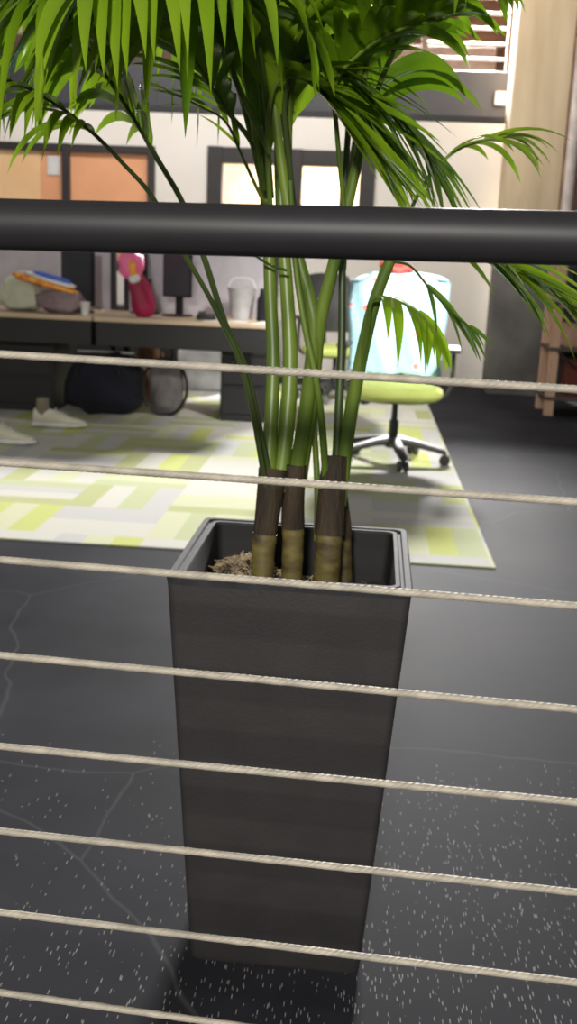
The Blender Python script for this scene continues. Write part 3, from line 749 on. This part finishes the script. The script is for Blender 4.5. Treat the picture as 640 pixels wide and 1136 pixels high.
# ------------------------------------------------------------------ office chairs
def office_chair(label, loc, rz, spin=0, arms=True, back='lime_seat'):
    t = thing('office_chair', label, 'chair', loc, rz)
    H = .44
    bm = bmesh.new(); blob(bm, (0, 0, H - .04), (.265, .25, .05), f=lambda q: Vector((q.x, q.y, q.z)))
    finish(bm, 'seat', 'lime_seat', t)
    bm = bmesh.new(); blob(bm, (0, 0, H - .078), (.2, .2, .016), sub=2); finish(bm, 'seat_pan', 'chair_black', t)
    # facing -y: backrest behind at +y
    bm = bmesh.new(); nx, nz = 12, 14; gf = []; gb = []
    for i in range(nx + 1):
        u = -1 + 2 * i / nx; cf = []; cb = []
        for j in range(nz + 1):
            v = j / nz; wd = .215 * (1 - .10 * v) * (1 if v < .85 else 1 - (v - .85) * .8)
            z = .53 + .47 * v - .02 * u * u * (v > .9); y = .26 + .07 * v - .05 * u * u * -1 * -1 - .03 * math.sin(v * 3)
            cf.append(bm.verts.new((u * wd, y, z))); cb.append(bm.verts.new((u * wd, y + .035, z)))
        gf.append(cf); gb.append(cb)
    for i in range(nx):
        for j in range(nz):
            bm.faces.new((gf[i][j], gf[i + 1][j], gf[i + 1][j + 1], gf[i][j + 1])); bm.faces.new((gb[i][j], gb[i][j + 1], gb[i + 1][j + 1], gb[i + 1][j]))
    for i in range(nx):
        bm.faces.new((gf[i][0], gb[i][0], gb[i + 1][0], gf[i + 1][0])); bm.faces.new((gf[i][nz], gf[i + 1][nz], gb[i + 1][nz], gb[i][nz]))
    for j in range(nz):
        bm.faces.new((gf[0][j], gf[0][j + 1], gb[0][j + 1], gb[0][j])); bm.faces.new((gf[nx][j], gb[nx][j], gb[nx][j + 1], gf[nx][j + 1]))
    finish(bm, 'backrest', back, t)
    bm = bmesh.new(); tube(bm, smooth_path([(0, .05, H - .085), (0, .22, H - .09), (0, .32, H + .02), (0, .33, .7)], 6), .02, 10, flat=.6)
    finish(bm, 'back_frame', 'chair_black', t)
    if arms:
        for s in (-1, 1):
            bm = bmesh.new(); tube(bm, smooth_path([(s * .18, .05, H - .07), (s * .27, .05, H - .06), (s * .305, .04, H + .02), (s * .305, .02, H + .2)], 6), .013, 10)
            a = finish(bm, 'armrest', 'chair_black', t)
            finish(B(s * .305 - .035, s * .305 + .035, -.12, .13, H + .2, H + .225, .01), 'arm_pad', 'chair_black', a)
    bm = bmesh.new(); lathe(bm, [(.026, .09), (.026, .24), (.017, .245), (.017, .37)], 14); finish(bm, 'gas_lift', 'chair_black', t)
    bm = bmesh.new(); lathe(bm, [(.045, .085), (.05, .12), (.04, .15), (.028, .155)], 16)
    for k in range(5):
        a = spin + 2 * math.pi * k / 5; c = Vector((math.cos(a), math.sin(a), 0))
        tube(bm, [c * .02 + Vector((0, 0, .125)), c * .12 + Vector((0, 0, .115)), c * .3 + Vector((0, 0, .078))], lambda q: .042 - .016 * q, 8, flat=.7)
    finish(bm, 'base', 'chair_black', t)
    for k in range(5):
        a = spin + 2 * math.pi * k / 5; c = Vector((math.cos(a), math.sin(a), 0)); n_ = Vector((-c.y, c.x, 0))
        bm = bmesh.new()
        for s in (-1, 1):
            p = c * .3 + Vector((0, 0, .03)) + n_ * .018 * s
            tube(bm, [p - n_ * .009, p + n_ * .009], .03, 16)
        tube(bm, [c * .3 + Vector((0, 0, .03)), c * .3 + Vector((0, 0, .085))], .008, 8)
        finish(bm, 'caster', 'chair_black' if k != 3 else 'caster', t)
    return t
CX, CY = .20, 5.88
office_chair('lime green office chair on castors draped with a light blue fleece', (CX, CY, .007), R(-4), spin=R(-76))
office_chair('lime green office chair farther back, mostly hidden behind the palm stems', (-.22, 8.4, .007), R(20), spin=.4, back='chair_black')

# fleece draped over the backrest
fl = bmesh.new(); nx, nv = 22, 30
prof = [(.175, .475), (.19, .56), (.205, .7), (.215, .85), (.235, 1.0), (.275, 1.045), (.33, 1.05), (.375, 1.0), (.39, .85), (.385, .7)]
pp = smooth_path([Vector((0, a, b)) for a, b in prof], 3)
rows = []
for j, p in enumerate(pp):
    row = []
    for i in range(nx + 1):
        u = -1 + 2 * i / nx
        wv = .010 * math.sin(u * 9 + j * .35) + .008 * math.sin(u * 17 + j)
        half = .275 - .012 * math.sin(j * .5) - (.035 if j > 12 and j < 18 else 0)
        edge = abs(u) ** 6 * .05
        row.append(fl.verts.new((u * half, p.y + wv * (1 if p.y < .3 else -1) + (edge if p.y < .28 else -edge), p.z - .03 * (abs(u) ** 4) * (p.z > 1) + .012 * math.sin(u * 6) * (j == 0) - (.05 if u < -.5 and 9 < j < 20 else 0) * (abs(u) - .5))))
    rows.append(row)
for j in range(len(rows) - 1):
    for i in range(nx): fl.faces.new((rows[j][i], rows[j][i + 1], rows[j + 1][i + 1], rows[j + 1][i]))
fo = finish(fl, 'fleece_blanket', 'blanket', loc=(CX - .03, CY, .007)); fo.rotation_euler.z = R(-4)
md = fo.modifiers.new('thick', 'SOLIDIFY'); md.thickness = .012; md.offset = 0
tag(fo, 'light blue fleece with small coral spots hung over the lime chair back', 'blanket')
bm = bmesh.new(); blob(bm, (0, 0, .028), (.09, .06, .028), noise=.02, seed=3); blob(bm, (-.07, -.01, .045), (.035, .03, .03), sub=2)
cp = finish(bm, 'knit_hat', 'red', loc=(CX - .03, CY + .30, 1.058)); tag(cp, 'coral red knit hat lying on top of the light blue fleece', 'hat')

# ------------------------------------------------------------------ shelf at right edge
sh = thing('wooden_rack', 'light pine rack with boxes at the right edge beside the grey column', 'rack', (1.85, 8.2, 0))
for x in (-.38, .38):
    for y in (0, .4): finish(B(x - .035, x + .035, y - .025, y + .025, 0, 1.28, .004), 'post', 'rosewood', sh, smooth=False)
for z in (.12, .5, .85, 1.24): finish(B(-.415, .415, -.03, .43, z, z + .03, .004), 'shelf', 'rosewood' if z > 1 else 'brown_and_shade', sh, smooth=False)
finish(B(-.41, .41, .43, .445, .1, 1.26, .002), 'back_panel', 'frame', sh, smooth=False)
def rbox(x, z, w_, h_, m, lb):
    t = thing('rack_box', lb, 'box', (1.85 + x, 8.4, z)); finish(B(-w_ / 2, w_ / 2, -.14, .14, 0, h_, .01), 'body', m, t)
    finish(B(-w_ / 2 - .006, w_ / 2 + .006, -.146, .146, h_, h_ + .025, .006), 'lid', m, t)
rbox(-.12, .15, .26, .26, 'rust', 'rust red box on the lowest shelf of the pine rack')
rbox(-.18, .53, .2, .16, 'skinpink', 'pale pink box on the middle shelf of the pine rack')
rbox(.02, .53, .12, .22, 'red', 'red box on the middle shelf of the pine rack')
rbox(-.1, .88, .24, .2, 'black', 'black box on the upper shelf of the pine rack')
bm = bmesh.new(); tube(bm, smooth_path([(-.42, -.05, .86), (-.25, -.09, .74), (-.05, -.1, .7), (.2, -.09, .72), (.38, -.05, .8)], 8), .009, 8)
tube(bm, smooth_path([(-.36, -.05, .50), (-.2, -.09, .38), (.05, -.11, .24), (.2, -.09, .18)], 8), .008, 8)
cbx = finish(bm, 'power_cord', 'black', loc=(1.85, 8.2, 0)); tag(cbx, 'dark cord looped across the front of the pine rack', 'cord')
